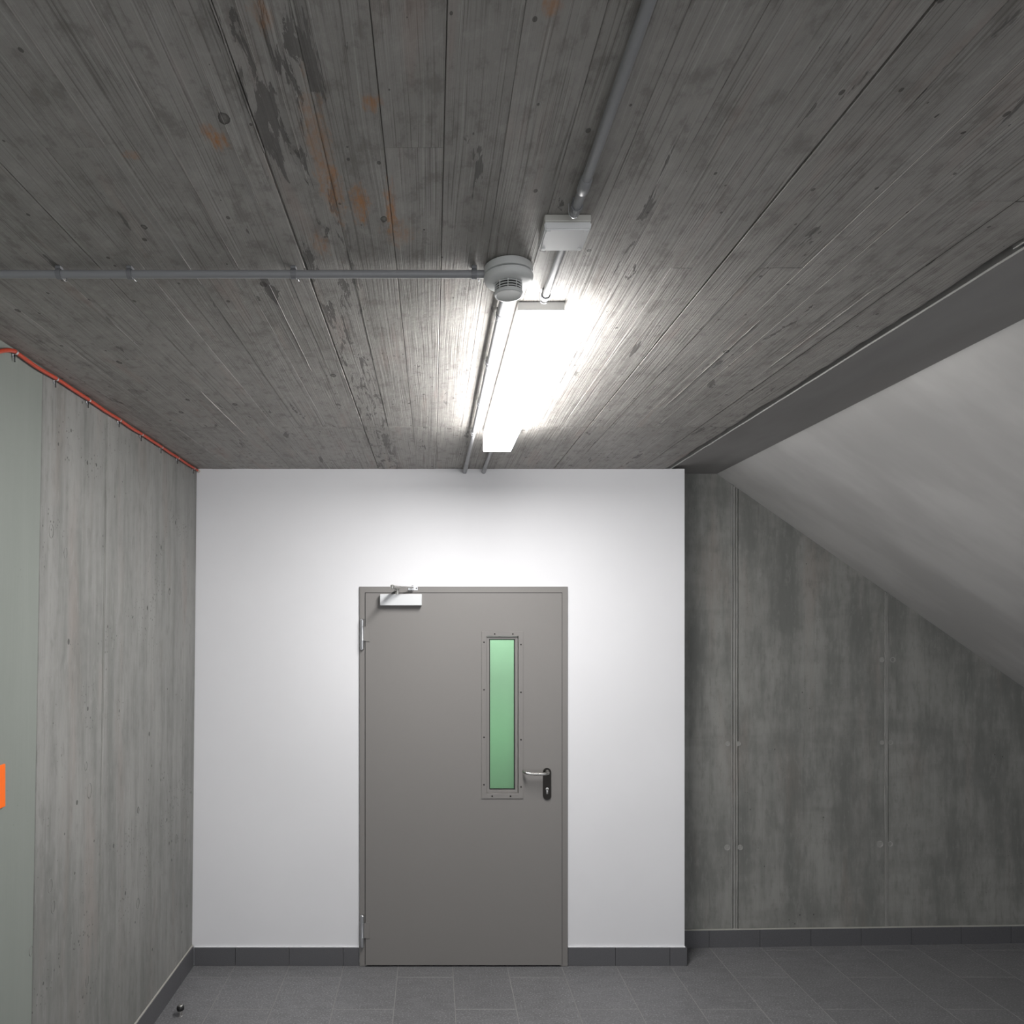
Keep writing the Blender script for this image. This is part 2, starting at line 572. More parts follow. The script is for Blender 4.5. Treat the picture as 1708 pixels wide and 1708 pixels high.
# ------------------------------------------------------------------ ceiling slab with its board marks
bm = NB()
bx(bm, -1.45, 1.27, REAR, 4.05, CEIL + 0.006, CEIL + 0.22)
ceiling = struct(obj('ceiling', bm, M['ceiling']), 'raw grey concrete ceiling with the imprint of rough formwork boards', 'ceiling')
EDGE = [-1.335, -1.215, -1.105, -0.995, -0.890, -0.781, -0.677, -0.569, -0.455, -0.345, -0.296, -0.190, -0.084, 0.020,
        0.125, 0.235, 0.345, 0.450, 0.560, 0.612, 0.671, 0.767, 0.870, 0.965, 1.060, 1.152]
OPEN = {-0.296: 0.0045, 0.671: 0.0042, 0.020: 0.0014, -0.084: 0.0012, 1.152: 0.0030, -0.781: 0.0018, 0.767: 0.0012}
for i in range(len(EDGE) - 1):
    a, b = EDGE[i], EDGE[i + 1]
    ga, gb = OPEN.get(a, 0.0004) / 2, OPEN.get(b, 0.0004) / 2
    cuts = [REAR, random.uniform(0.2, 0.7), 2.97, BACK]
    if i % 3 == 0:
        cuts.insert(2, random.choice([1.205, 1.62, 2.2, 1.36]))
    for k in range(len(cuts) - 1):
        y0, y1 = cuts[k] + 0.0006, cuts[k + 1] - 0.0006
        d = random.uniform(-0.0004, 0.0006)
        d2 = d + random.uniform(-0.0005, 0.0005)
        c = 0.0009
        bm = NB()
        prism(bm, [(a + ga, CEIL + 0.012), (a + ga, CEIL + d + c), (a + ga + c, CEIL + d), (b - gb - c, CEIL + d2),
                   (b - gb, CEIL + d2 + c), (b - gb, CEIL + 0.012)], 'Y', y0, y1)
        obj('board', bm, M['ceiling'], ceiling)
# broken outer edge of the slab
for (y0, y1) in ((REAR, 1.36), (1.362, 2.968), (2.972, BACK)):
    bm = NB()
    n = max(6, int((y1 - y0) / 0.035))
    if y1 < 1.4:
        n = 60
    prev = None
    rr = 0.0
    for k in range(n + 1):
        y = y0 + (y1 - y0) * k / n
        rr = rr * 0.55 + random.uniform(-0.0045, 0.0045)
        xe = 1.291 + rr
        row = [bm.verts.new(p) for p in ((1.1535, y, CEIL + 0.2), (1.1535, y, CEIL), (xe - 0.012, y, CEIL - 0.0003),
                                         (xe, y, CEIL + 0.004), (xe - 0.003, y, CEIL + 0.2))]
        if prev:
            for q in range(4):
                bm.faces.new((prev[q], row[q], row[q + 1], prev[q + 1]))
        prev = row
    bmesh.ops.recalc_face_normals(bm, faces=bm.faces[:])
    obj('slab_edge', bm, M['ceiling'], ceiling, label='ragged outer edge of the concrete slab')
# thin fins of cement that ran between the boards
for xf, y0, y1, hgt in ((-0.455, 0.62, 1.62, 0.0022), (-0.345, 0.62, 1.45, 0.0024), (-0.2962, 0.70, 1.22, 0.003),
                        (-0.569, 0.8, 1.7, 0.0014), (-0.262, 0.75, 1.02, 0.0025), (-0.235, 0.8, 1.30, 0.0025),
                        (-0.84, 2.50, 3.16, 0.0035), (1.105, 1.7, 2.3, 0.0015), (-0.402, 1.7, 2.3, 0.0011), (0.905, 1.9, 2.7, 0.0012)):
    bm = NB()
    n = 12
    prev = None
    for k in range(n + 1):
        y = y0 + (y1 - y0) * k / n
        h = hgt * (0.6 + 0.5 * random.random()) if 0 < k < n else 0.0004
        xx = xf + random.uniform(-0.0008, 0.0008)
        row = [bm.verts.new((xx - 0.0011, y, CEIL + 0.002)), bm.verts.new((xx, y, CEIL - h)), bm.verts.new((xx + 0.0011, y, CEIL + 0.002))]
        if prev:
            for q in range(2):
                bm.faces.new((prev[q], row[q], row[q + 1], prev[q + 1]))
        prev = row
    obj('fin', bm, M['ceiling'], ceiling)

# ------------------------------------------------------------------ soffit, bead, gap beside the slab
SOF = EYE + 0.838
bm = NB()
bx(bm, 1.324, 1.72, REAR, 4.12, SOF, SOF + 0.2)
struct(obj('trim_1', bm, M['soffit']), 'smooth grey soffit strip with shade in its colour between concrete ceiling and sloping wall', 'soffit')
bm = NB()
bx(bm, 1.270, 1.318, REAR, 3.81, CEIL + 0.055, CEIL + 0.2)
struct(obj('trim_2', bm, M['shadow_gap']), 'black strip for the shade of the open joint along the ragged edge of the concrete ceiling', 'joint')
bm = NB()
n = 30
pts = []
for k in range(n + 1):
    y = 1.532 + (4.0 - 1.532) * k / n
    pts.append((y, 1.3135 + random.uniform(-0.0012, 0.0012)))
prev = None
for y, xx in pts:
    row = [bm.verts.new(p) for p in ((xx, y, CEIL + 0.07), (xx, y, CEIL + 0.002), (xx + 0.004, y, CEIL - 0.001), (1.3245, y, CEIL + 0.006), (1.3245, y, CEIL + 0.07))]
    if prev:
        for q in range(4):
            bm.faces.new((prev[q], row[q], row[q + 1], prev[q + 1]))
    else:
        bm.faces.new(row)
    prev = row
bm.faces.new(prev[::-1])
bmesh.ops.recalc_face_normals(bm, faces=bm.faces[:])
struct(obj('trim_3', bm, M['bead']), 'thin pale edging bead along the dark ceiling joint', 'bead')
bm = NB()
bx(bm, 1.297, 1.338, 0.2, 1.528, CEIL + 0.001, CEIL + 0.06, 0.0015)
t4 = struct(obj('trim_4', bm, M['dark_plate']), 'blue-black steel cover closing the ceiling joint in the upper right corner', 'cover')
bm = NB()
bx(bm, 1.2935, 1.2968, 0.2, 1.536, CEIL - 0.001, CEIL + 0.05)
obj('edge_strip', bm, M['bead'], t4, label='pale edge strip')

# ------------------------------------------------------------------ sloping wall on the right
S0 = (1.66, SOF)
SL = math.tan(math.radians(34.3))
S1 = (S0[0] + (SOF + 0.02) / SL, -0.02)
nrm = Vector((math.sin(math.radians(34.3)), math.cos(math.radians(34.3))))
bm = NB()
prism(bm, [S0, S1, (S1[0] + nrm.x * .15, S1[1] + nrm.y * .15), (S0[0] + nrm.x * .15, S0[1] + nrm.y * .15)], 'Y', REAR, 4.3)
struct(obj('wall_right', bm, M['slope']), 'smooth grey plastered wall sloping down to the right', 'wall')

# ------------------------------------------------------------------ left wall: smooth panel, then streaked panels
bm = NB()
Ys = [REAR, 1.0, 2.0, 2.27, 2.73, 3.3, BACK + 0.02]
rows = []
for y in Ys:
    rows.append([bm.verts.new((xl(y, z) - off, y, z)) for off, z in ((0.2, -0.02), (0.006, -0.02), (0.006, CEIL + 0.02), (0.2, CEIL + 0.02))])
for a, b in zip(rows, rows[1:]):
    for q in range(4):
        bm.faces.new((a[q], b[q], b[(q + 1) % 4], a[(q + 1) % 4]))
bm.faces.new(rows[0])
bm.faces.new(rows[-1][::-1])
bmesh.ops.recalc_face_normals(bm, faces=bm.faces[:])
wall_left = struct(obj('wall_left', bm, M['left']), 'streaked fair-faced concrete wall on the left with vertical panel joints', 'wall')


def left_panel(y0, y1, d, mat, label=None):
    b = NB()
    n = 4
    prev = None
    c = 0.003
    cols = [(y0, -0.006), (y0, d - c), (y0 + c, d), (y1 - c, d), (y1, d - c), (y1, -0.006)]
    rs = []
    for k in range(n + 1):
        z = 0.0 + (CEIL + 0.0) * k / n
        rs.append([b.verts.new((xl(y, z) + o, y, z)) for y, o in cols])
    for p, r in zip(rs, rs[1:]):
        for q in range(5):
            b.faces.new((p[q], p[q + 1], r[q + 1], r[q]))
    b.faces.new(rs[0])
    b.faces.new(rs[-1][::-1])
    bmesh.ops.recalc_face_normals(b, faces=b.faces[:])
    return obj('panel', b, mat, wall_left, label=label)


left_panel(0.4, 2.268, 0.0, M['left_smooth'], 'smooth greenish grey concrete panel')
left_panel(2.2684, 2.722, 0.0, M['left'])
left_panel(2.736, BACK, -0.0006, M['left'])
for yj, dd in ((2.7245, 0.0022), (2.7335, 0.0016)):
    b = NB()
    r0 = []
    for k in range(9):
        z = CEIL * k / 8
        yy = yj + random.uniform(-0.0008, 0.0008)
        r0.append([b.verts.new((xl(yy, z) + o, yy + e, z)) for e, o in ((-0.003, -0.004), (-0.0012, dd), (0.0012, dd), (0.003, -0.004))])
    for p, r in zip(r0, r0[1:]):
        for q in range(3):
            b.faces.new((p[q], p[q + 1], r[q + 1], r[q]))
    bmesh.ops.recalc_face_normals(b, faces=b.faces[:])
    obj('joint_ridge', b, M['ridge'], wall_left)
# shallow oval knot imprints
ring_me = None
for y, z, s in ((2.335, 2.213, 1), (2.43, 2.147, 0.8), (2.365, 1.00, 1), (2.385, 0.92, 0.9), (2.60, 1.36, 0.7), (2.63, 1.26, 1.2), (2.635, 0.53, 0.9),
                (3.08, 1.06, 0.6), (3.09, 0.64, 1.0), (3.55, 0.78, 1.0), (2.255, 0.83, 0.7), (3.42, 2.05, 0.7)):
    if ring_me is None:
        b = NB()
        pts = [(0, 0.013 * math.cos(a), 0.024 * math.sin(a)) for a in [2 * math.pi * k / 18 for k in range(19)]]
        tube(b, pts, 0.0013, 5, False)
        o = obj('knot_imprint', b, M['left'], wall_left, True)
        ring_me = o.data
    else:
        o = bpy.data.objects.new('knot_imprint', ring_me)
        C.objects.link(o)
        o.parent = wall_left
    o.location = (xl(y, z) + 0.0002, y, z)
    o.scale = (0.8, s, s)

# ------------------------------------------------------------------ white wall with the door opening
DX0, DX1, DTOP = -0.401, 0.746, EYE + 0.170      # outer edges of the door frame
WR = 1.394
bm = NB()
bx(bm, xl(BACK, 1) - 0.1, DX0 + 0.004, BACK, BACK + 0.185, -0.02, CEIL + 0.001)
bx(bm, DX1 - 0.004, WR, BACK, BACK + 0.185, -0.02, CEIL + 0.001)
bx(bm, DX0 + 0.004, DX1 - 0.004, BACK, BACK + 0.185, DTOP - 0.004, CEIL + 0.001)
wall_back = struct(obj('wall_back', bm, M['white']), 'smooth white painted wall around the grey door', 'wall')

# recessed concrete wall to the right of it
bm = NB()
vs = []
prof = [(1.0, 0), (5.72, 0)]
A = []
for (px, off) in ((1.0, 0.008), (5.72, 0.008), (5.72, 0.2), (1.0, 0.2)):
    A.append((px, yr(px) + off))
prism(bm, A, 'Z', -0.02, CEIL + 0.1)
wall_recess = struct(obj('wall_recess', bm, M['recess']), 'dark mottled concrete wall set back right of the white wall', 'wall')


def slope_z(x):
    return SOF if x <= S0[0] else SOF - (x - S0[0]) * SL


def rec_panel(x0, x1, d):
    b = NB()
    xs = [x0, x1]
    if x0 < S0[0] < x1:
        xs = [x0, S0[0], x1]
    front = [(xx, yr(xx) + d) for xx in xs]
    bot = [b.verts.new((xx, y, 0.0)) for xx, y in front]
    top = [b.verts.new((xx, y, slope_z(xx) + 0.004)) for xx, y in front]
    bot2 = [b.verts.new((xx, y + 0.012, 0.0)) for xx, y in front]
    top2 = [b.verts.new((xx, y + 0.012, slope_z(xx) + 0.004)) for xx, y in front]
    n = len(xs)
    for k in range(n - 1):
        b.faces.new((bot[k], bot[k + 1], top[k + 1], top[k]))
        b.faces.new((top[k], top[k + 1], top2[k + 1], top2[k]))
        b.faces.new((bot2[k + 1], bot2[k], top2[k], top2[k + 1]))
        b.faces.new((bot[k + 1], bot[k], bot2[k], bot2[k + 1]))
    b.faces.new((bot[0], top[0], top2[0], bot2[0]))
    b.faces.new((bot[-1], bot2[-1], top2[-1], top[-1]))
    bmesh.ops.recalc_face_normals(b, faces=b.faces[:])
    return obj('panel', b, M['recess'], wall_recess)


rec_panel(WR - 0.02, 1.742, 0.0)
rec_panel(1.787, 2.655, 0.001)
rec_panel(2.679, 3.58, -0.001)
rec_panel(3.60, 4.6, 0.0)
for xj, w, d in ((1.7465, 0.005, 0.0045), (1.762, 0.010, 0.001), (1.777, 0.006, 0.003), (2.660, 0.004, 0.003), (2.667, 0.004, 0.004), (2.674, 0.004, 0.003)):
    b = NB()
    r0 = []
    for k in range(13):
        z = (slope_z(xj) - 0.003) * k / 12
        xx = xj + random.uniform(-0.0012, 0.0012)
        y = yr(xj)
        r0.append([b.verts.new((xx + e, y + o, z)) for e, o in ((-w / 2 - .002, 0.008), (-w / 2, -d), (w / 2, -d), (w / 2 + .002, 0.008))])
    for p, r in zip(r0, r0[1:]):
        for q in range(3):
            b.faces.new((p[q], p[q + 1], r[q + 1], r[q]))
    bmesh.ops.recalc_face_normals(b, faces=b.faces[:])
    obj('joint_ridge', b, M['ridge'], wall_recess)
plug_me = None
for x, z, s in ((1.722, 1.183, 1), (1.786, 1.183, 1), (1.720, 0.578, 1.2), (1.797, 0.578, 1.1), (2.640, 1.672, 1.1), (2.705, 1.672, 1.1),
                (2.640, 1.185, 0.9), (2.692, 1.185, 1.0), (2.628, 0.589, 1.4), (2.690, 0.589, 1.1)):
    if plug_me is None:
        b = NB()
        lathe(b, [(0.0145, 0.004), (0.0145, -0.002), (0.011, -0.0026), (0.0095, -0.0005), (0.004, -0.0005)], (0, 0, 0), 20, 'Y')
        o = obj('tie_hole_plug', b, M['ridge'], wall_recess, True)
        plug_me = o.data
    else:
        o = bpy.data.objects.new('tie_hole_plug', plug_me)
        C.objects.link(o)
        o.parent = wall_recess
    o.location = (x, yr(x), z)
    o.scale = (s, 1, s)

# ------------------------------------------------------------------ skirting tiles
SK = 0.100


def baseboard(name, label):
    o = bpy.data.objects.new(name, None)
    C.objects.link(o)
    return struct(o, label, 'skirting')


def sk_x(parent, cuts, y, h, th=0.010):
    for a, b in zip(cuts, cuts[1:]):
        q = NB()
        bx(q, a + 0.001, b - 0.001, y - th, y, 0.0, h, 0.0012)
        obj('skirting_tile', q, M['skirt'], parent)


bb = baseboard('baseboard_back', 'dark slate skirting along the white wall on both sides of the door')
sk_x(bb, [-1.312, -1.086, -0.788, -0.490, DX0 - 0.002], BACK, SK)
sk_x(bb, [DX1 + 0.002, 1.010, 1.310, WR + 0.004], BACK, SK)
q = NB()
bx(q, WR + 0.0005, WR + 0.010, BACK - 0.010, 3.99, 0.0, SK, 0.001)
obj('skirting_tile', q, M['skirt'], bb)
q = NB()
bx(q, -1.312, DX0 - 0.002, BACK - 0.008, BACK + 0.001, SK + 0.0005, SK + 0.004)
bx(q, DX1 + 0.002, WR + 0.002, BACK - 0.008, BACK + 0.001, SK + 0.0005, SK + 0.004)
obj('sealant_line', q, M['white'], bb)
bb = baseboard('baseboard_right', 'dark slate skirting along the recessed concrete wall')
cuts = [WR + 0.012, 1.610, 1.910, 2.210, 2.510, 2.810, 3.110, 3.410, 3.710, 4.01, 4.31, 4.6]
for a, b in zip(cuts, cuts[1:]):
    q = NB()
    y = (yr(a) + yr(b)) / 2
    prism(q, [(a + .001, yr(a) - 0.010), (b - .001, yr(b) - 0.010), (b - .001, yr(b) - 0.0015), (a + .001, yr(a) - 0.0015)], 'Z', 0.0, SK)
    obj('skirting_tile', q, M['skirt'], bb)
q = NB()
prism(q, [(cuts[0], yr(cuts[0]) - 0.0085), (4.6, yr(4.6) - 0.0085), (4.6, yr(4.6) - 0.0012), (cuts[0], yr(cuts[0]) - 0.0012)], 'Z', SK + 0.0003, SK + 0.006)
obj('sealant_line', q, M['sealant'], bb)
bb = baseboard('baseboard_left', 'dark slate skirting along the left concrete wall')
cuts = [0.6, 1.2, 1.8, 2.4, 3.0, 3.6, BACK - 0.011]
SKL = 0.112
for a, b in zip(cuts, cuts[1:]):
    q = NB()
    bx(q, -1.3245, -1.3145, a + .001, b - .001, 0.0, SKL if b < 3.7 else SKL - 0.004, 0.001)
    obj('skirting_tile', q, M['skirt'], bb)
q = NB()
bx(q, -1.3245, -1.3165, 0.6, BACK - 0.011, SKL + 0.0003, SKL + 0.004)
obj('sealant_line', q, M['sealant'], bb)

# ------------------------------------------------------------------ the corridor behind the door's glass
bm = NB()
bx(bm, -0.7, 0.98, 4.50, 4.58, -0.002, 2.8)
bx(bm, -0.8, -0.7, 4.07, 4.58, -0.002, 2.8)
bx(bm, 0.90, 0.98, 4.07, 4.50, -0.002, 2.8)
bx(bm, -0.7, 0.90, 4.07, 4.50, 2.68, 2.8)
struct(obj('wall_corridor', bm, M['corridor']), 'pale corridor wall glimpsed through the green door glass', 'wall')
la = bpy.data.lights.new('corridor_lamp', 'AREA')
la.shape = 'RECTANGLE'
la.size, la.size_y = 1.2, 0.12
la.energy = 22
lo = bpy.data.objects.new('corridor_lamp', la)
lo.location = (0.1, 4.30, 2.66)
C.objects.link(lo)

# ------------------------------------------------------------------ door
FY = BACK - 0.014                                # front of the frame
LY = BACK - 0.022                                # front of the leaf
LX0, LX1, LTOP, LBOT = -0.367, 0.7125, EYE + 0.134, 0.010
door = bpy.data.objects.new('door_1', None)
door.location = ((DX0 + DX1) / 2, BACK, 0)
C.objects.link(door)
struct(door, 'grey steel fire door with a narrow green glass strip and silver closer', 'door')
bpy.context.view_layer.update()
b = NB()
prism(b, [(DX0, 0), (DX0, DTOP), (DX1, DTOP), (DX1, 0), (LX1 - 0.006, 0), (LX1 - 0.006, LTOP - 0.006), (LX0 + 0.006, LTOP - 0.006), (LX0 + 0.006, 0)],
      'Y', FY, BACK + 0.10)
es = [e for e in b.edges if all(abs(v.co.y - FY) < 1e-5 for v in e.verts)]
bmesh.ops.bevel(b, geom=es, offset=0.0025, segments=2, affect='EDGES')
frame = obj('door_frame', b, M['door'], door)
b = NB()
prism(b, [(LX0 - .0035, LBOT), (LX0 - .0035, LTOP + .0035), (LX1 + .0035, LTOP + .0035), (LX1 + .0035, LBOT), (LX1 - .002, LBOT), (LX1 - .002, LTOP - .002),
          (LX0 + .002, LTOP - .002), (LX0 + .002, LBOT)], 'Y', FY - 0.0012, FY - 0.0002)
obj('leaf_shadow_line', b, M['rubber'], door, label='black line for the shadow around the leaf')  # shadow at the leaf edges, built as a thin black strip
# leaf with an opening for the glass
GX0, GX1, GZ0, GZ1 = 0.299, 0.473, EYE - 0.965, EYE - 0.103
b = NB()
LB = LY + 0.0065
bx(b, LX0, GX0, LY, LB, LBOT, LTOP)
bx(b, GX1, LX1, LY, LB, LBOT, LTOP)
bx(b, GX0, GX1, LY, LB, LBOT, GZ0)
bx(b, GX0, GX1, LY, LB, GZ1, LTOP)
bmesh.ops.remove_doubles(b, verts=b.verts[:], dist=1e-5)
IX0, IX1 = LX0 + 0.012, LX1 - 0.012
LBK = LY + 0.06
bx(b, IX0, GX0, LB, LBK, LBOT, LTOP - 0.012)
bx(b, GX1, IX1, LB, LBK, LBOT, LTOP - 0.012)
bx(b, GX0, GX1, LB, LBK, LBOT, GZ0)
bx(b, GX0, GX1, LB, LBK, GZ1, LTOP - 0.012)
leaf = obj('door_leaf', b, M['door'], door)
b = NB()
bx(b, IX0, IX1, LB + 0.030, LBK - 0.01, 0.0005, LBOT)
obj('bottom_gap_shade', b, M['rubber'], leaf, label='black strip for the shade in the gap under the leaf')  # black bar stands in for the shade of the bottom gap


def ring_frame(b, x0, x1, z0, z1, w, y0, y1, bev=0.0):
    """rectangular frame, outer size given, profile w wide"""
    A = [(x0, z0), (x1, z0), (x1, z1), (x0, z1)]
    I = [(x0 + w, z0 + w), (x1 - w, z0 + w), (x1 - w, z1 - w), (x0 + w, z1 - w)]
    oF = [b.verts.new((p[0], y0, p[1])) for p in A]
    iF = [b.verts.new((p[0], y0, p[1])) for p in I]
    oB = [b.verts.new((p[0], y1, p[1])) for p in A]
    iB = [b.verts.new((p[0], y1, p[1])) for p in I]
    for k in range(4):
        j = (k + 1) % 4
        b.faces.new((oF[k], oF[j], iF[j], iF[k]))
        b.faces.new((oB[j], oB[k], iB[k], iB[j]))
        b.faces.new((oF[j], oF[k], oB[k], oB[j]))
        b.faces.new((iF[k], iF[j], iB[j], iB[k]))
    if bev:
        es = [e for e in b.edges if all(abs(v.co.y - y0) < 1e-6 for v in e.verts) and not (len({round(v.co.x, 4) for v in e.verts}) == 2 and len({round(v.co.z, 4) for v in e.verts}) == 2)]
        bmesh.ops.bevel(b, geom=es, offset=bev, segments=1, affect='EDGES')
    bmesh.ops.recalc_face_normals(b, faces=b.faces[:])


BX0, BX1, BZ0, BZ1 = 0.2705, 0.5000, EYE - 0.9935, EYE - 0.0755
b = NB()
ring_frame(b, BX0, BX1, BZ0, BZ1, 0.027, LY - 0.006, LY - 0.0003, 0.0012)
obj('glazing_frame', b, M['door'], leaf)
b = NB()
ring_frame(b, BX0 + 0.029, BX1 - 0.029, BZ0 + 0.029, BZ1 - 0.029, 0.015, LY + 0.009, LY + 0.03, 0.001)
obj('glazing_bead', b, M['door'], leaf)
b = NB()
ring_frame(b, BX0 + 0.0425, BX1 - 0.0425, BZ0 + 0.0425, BZ1 - 0.0425, 0.006, LY + 0.016, LY + 0.028)
obj('glazing_gasket', b, M['rubber'], leaf, label='black gasket around the glass')
b = NB()
bx(b, BX0 + 0.044, BX1 - 0.044, LY + 0.022, LY + 0.027, BZ0 + 0.044, BZ1 - 0.044)
obj('glass_pane', b, M['glass'], leaf, label='green glass strip')
scr = None
SCREWS = [(0.3425, -0.090), (0.4420, -0.090), (0.3165 + .012, -0.980), (0.4290, -0.980)]
for zz in (-0.1355, -0.3960, -0.6570, -0.9170):
    SCREWS.append((0.284, zz))
for zz in (-0.1480, -0.4100, -0.6700, -0.9290):
    SCREWS.append((0.4865, zz))
for sx, sz in SCREWS:
    if scr is None:
        b = NB()
        lathe(b, [(0.0042, 0.001), (0.0042, -0.0012), (0.0034, -0.0024), (0.0012, -0.0028)], (0, 0, 0), 12, 'Y')
        bx(b, -0.0032, 0.0032, -0.0031, -0.0024, -0.0005, 0.0005)
        o = obj('screw', b, M['dark_steel'], None, True)
        o.parent = leaf
        scr = o
    else:
        o = scr.copy()
        C.objects.link(o)
    o.location = Vector((sx, LY - 0.006, EYE + sz)) - door.location
# handle: long plate, lever, key hole
HX, HZ = 0.6300, EYE - 0.845
b = NB()
pts = []
PW, PZ1, PZ0 = 0.0225, EYE - 0.826, EYE - 1.000
for k in range(13):
    a = math.pi * k / 12
    pts.append((HX + PW * math.cos(a), PZ1 - PW + PW * math.sin(a)))
for k in range(13):
    a = math.pi + math.pi * k / 12
    pts.append((HX + PW * math.cos(a), PZ0 + PW + PW * math.sin(a)))
prism(b, pts, 'Y', LY - 0.009, LY - 0.0003)
es = [e for e in b.edges if all(abs(v.co.y - (LY - 0.009)) < 1e-6 for v in e.verts)]
bmesh.ops.bevel(b, geom=es, offset=0.002, segments=2, affect='EDGES')
plate = obj('handle_plate', b, M['dark_steel'], leaf, True, 'dark steel handle plate')
b = NB()
lathe(b, [(0.0105, -0.0085), (0.0105, -0.018), (0.0085, -0.021)], (HX, LY, HZ), 20, 'Y')
path = smooth_pts([(HX, LY - 0.012, HZ), (HX, LY - 0.040, HZ), (HX - 0.006, LY - 0.054, HZ), (HX - 0.024, LY - 0.060, HZ - 0.001), (HX - 0.070, LY - 0.060, HZ - 0.001),
                   (HX - 0.105, LY - 0.059, HZ + 0.001), (HX - 0.124, LY - 0.054, HZ + 0.004), (HX - 0.131, LY - 0.040, HZ + 0.005), (HX - 0.131, LY - 0.026, HZ + 0.005)], 5)
tube(b, path, 0.0082, 14)
obj('lever', b, M['steel'], leaf, True, 'bright steel lever')
b = NB()
lathe(b, [(0.0085, -0.0088), (0.0085, -0.0105), (0.0070, -0.0110)], (HX, LY, EYE - 0.940), 16, 'Y')
bx(b, HX - 0.0048, HX + 0.0048, LY - 0.0105, LY - 0.0088, EYE - 0.968, EYE - 0.942, 0.0004)
cyl = obj('lock_cylinder', b, M['steel'], leaf, True, 'steel lock cylinder')
b = NB()
bx(b, HX - 0.0009, HX + 0.0009, LY - 0.0114, LY - 0.0107, EYE - 0.9445, EYE - 0.9355)
obj('keyhole', b, M['rubber'], leaf)
# hinges
for z0, z1 in ((EYE - 0.178, EYE - 0.008), (EYE - 1.810, EYE - 1.632)):
    hx = LX0 - 0.017
    H = z1 - z0
    b = NB()
    yh = FY - 0.012
    lathe(b, [(0.006, z0), (0.0098, z0 + 0.004), (0.0098, z0 + H * 0.30), (0.0088, z0 + H * 0.305), (0.0088, z0 + H * 0.315), (0.0105, z0 + H * 0.32), (0.0098, z0 + H * 0.33),
              (0.0098, z0 + H * 0.745), (0.0085, z0 + H * 0.75), (0.0085, z0 + H * 0.765), (0.0098, z0 + H * 0.77), (0.0098, z1 - 0.004), (0.006, z1)], (hx, yh, 0), 20)
    hin = obj('hinge', b, M['zinc'], door, True, 'zinc hinge barrel')
    b = NB()
    bx(b, LX0 + 0.0005, LX0 + 0.024, LY - 0.0045, LY - 0.0003, z0 + H * 0.27, z0 + H * 0.77, 0.0015)
    bx(b, hx + 0.004, LX0 + 0.003, LY - 0.0040, LY - 0.0010, z0 + H * 0.29, z0 + H * 0.75)
    obj('hinge_leaf', b, M['door'], hin)
    b = NB()
    bx(b, DX0 + 0.006, hx - 0.0035, FY - 0.004, FY - 0.0003, z0 + 0.006, z1 - 0.006)
    obj('hinge_plate', b, M['zinc'], hin)
# closer
b = NB()
bx(b, -0.284, -0.0565, LY - 0.046, LY - 0.0003, EYE + 0.0655, EYE + 0.1275, 0.003)
closer = obj('door_closer', b, M['closer'], door, label='silver door closer body at the top left of the door')
SPX, SPY, SPZ = -0.190, LY - 0.024, EYE + 0.1275
b = NB()
lathe(b, [(0.012, 0.0003), (0.012, 0.008), (0.008, 0.009), (0.008, 0.024), (0.011, 0.0245), (0.011, 0.032), (0.006, 0.034)], (SPX, SPY, SPZ), 18)
obj('spindle', b, M['steel'], closer, True)


def bar(b, p, q, w, t):
    p, q = Vector(p), Vector(q)
    d = (q - p).normalized()
    s = Vector((0, 0, 1)).cross(d).normalized() * w / 2
    u = d.cross(s).normalized() * t / 2
    v = [b.verts.new(c) for c in (p - s - u, p + s - u, p + s + u, p - s + u, q - s - u, q + s - u, q + s + u, q - s + u)]
    for f in ((3, 2, 1, 0), (4, 5, 6, 7), (0, 1, 5, 4), (1, 2, 6, 5), (2, 3, 7, 6), (3, 0, 4, 7)):
        b.faces.new([v[i] for i in f])
    bmesh.ops.recalc_face_normals(b, faces=b.faces[:])


EL = (-0.208, LY - 0.205, SPZ + 0.030)
b = NB()
bar(b, (SPX, SPY, SPZ + 0.029), EL, 0.021, 0.006)
obj('main_arm', b, M['steel'], closer)
b = NB()
BK = (-0.108, FY - 0.030, SPZ + 0.034)
bar(b, (EL[0], EL[1], EL[2] + 0.007), (BK[0], BK[1], BK[2] + 0.002), 0.015, 0.006)
lathe(b, [(0.009, -0.009), (0.010, -0.004), (0.010, 0.010), (0.006, 0.013)], EL, 16)
obj('link_arm', b, M['steel'], closer, True)
b = NB()
bx(b, -0.133, -0.080, FY - 0.0055, FY - 0.0003, SPZ + 0.022, SPZ + 0.044, 0.001)
bx(b, -0.116, -0.100, FY - 0.040, FY - 0.005, SPZ + 0.0375, SPZ + 0.0415)
bx(b, -0.116, -0.100, FY - 0.040, FY - 0.005, SPZ + 0.0255, SPZ + 0.0295)
lathe(b, [(0.0055, 0.020), (0.0055, 0.047), (0.003, 0.048)], (BK[0], BK[1], SPZ), 12)
obj('arm_bracket', b, M['zinc'], closer)
b = NB()
lathe(b, [(0.004, 0.002), (0.004, -0.001), (0.002, -0.0015)], (-0.087, FY - 0.0057, SPZ + 0.033), 10, 'Y')
obj('bracket_screw', b, M['rubber'], closer, True)

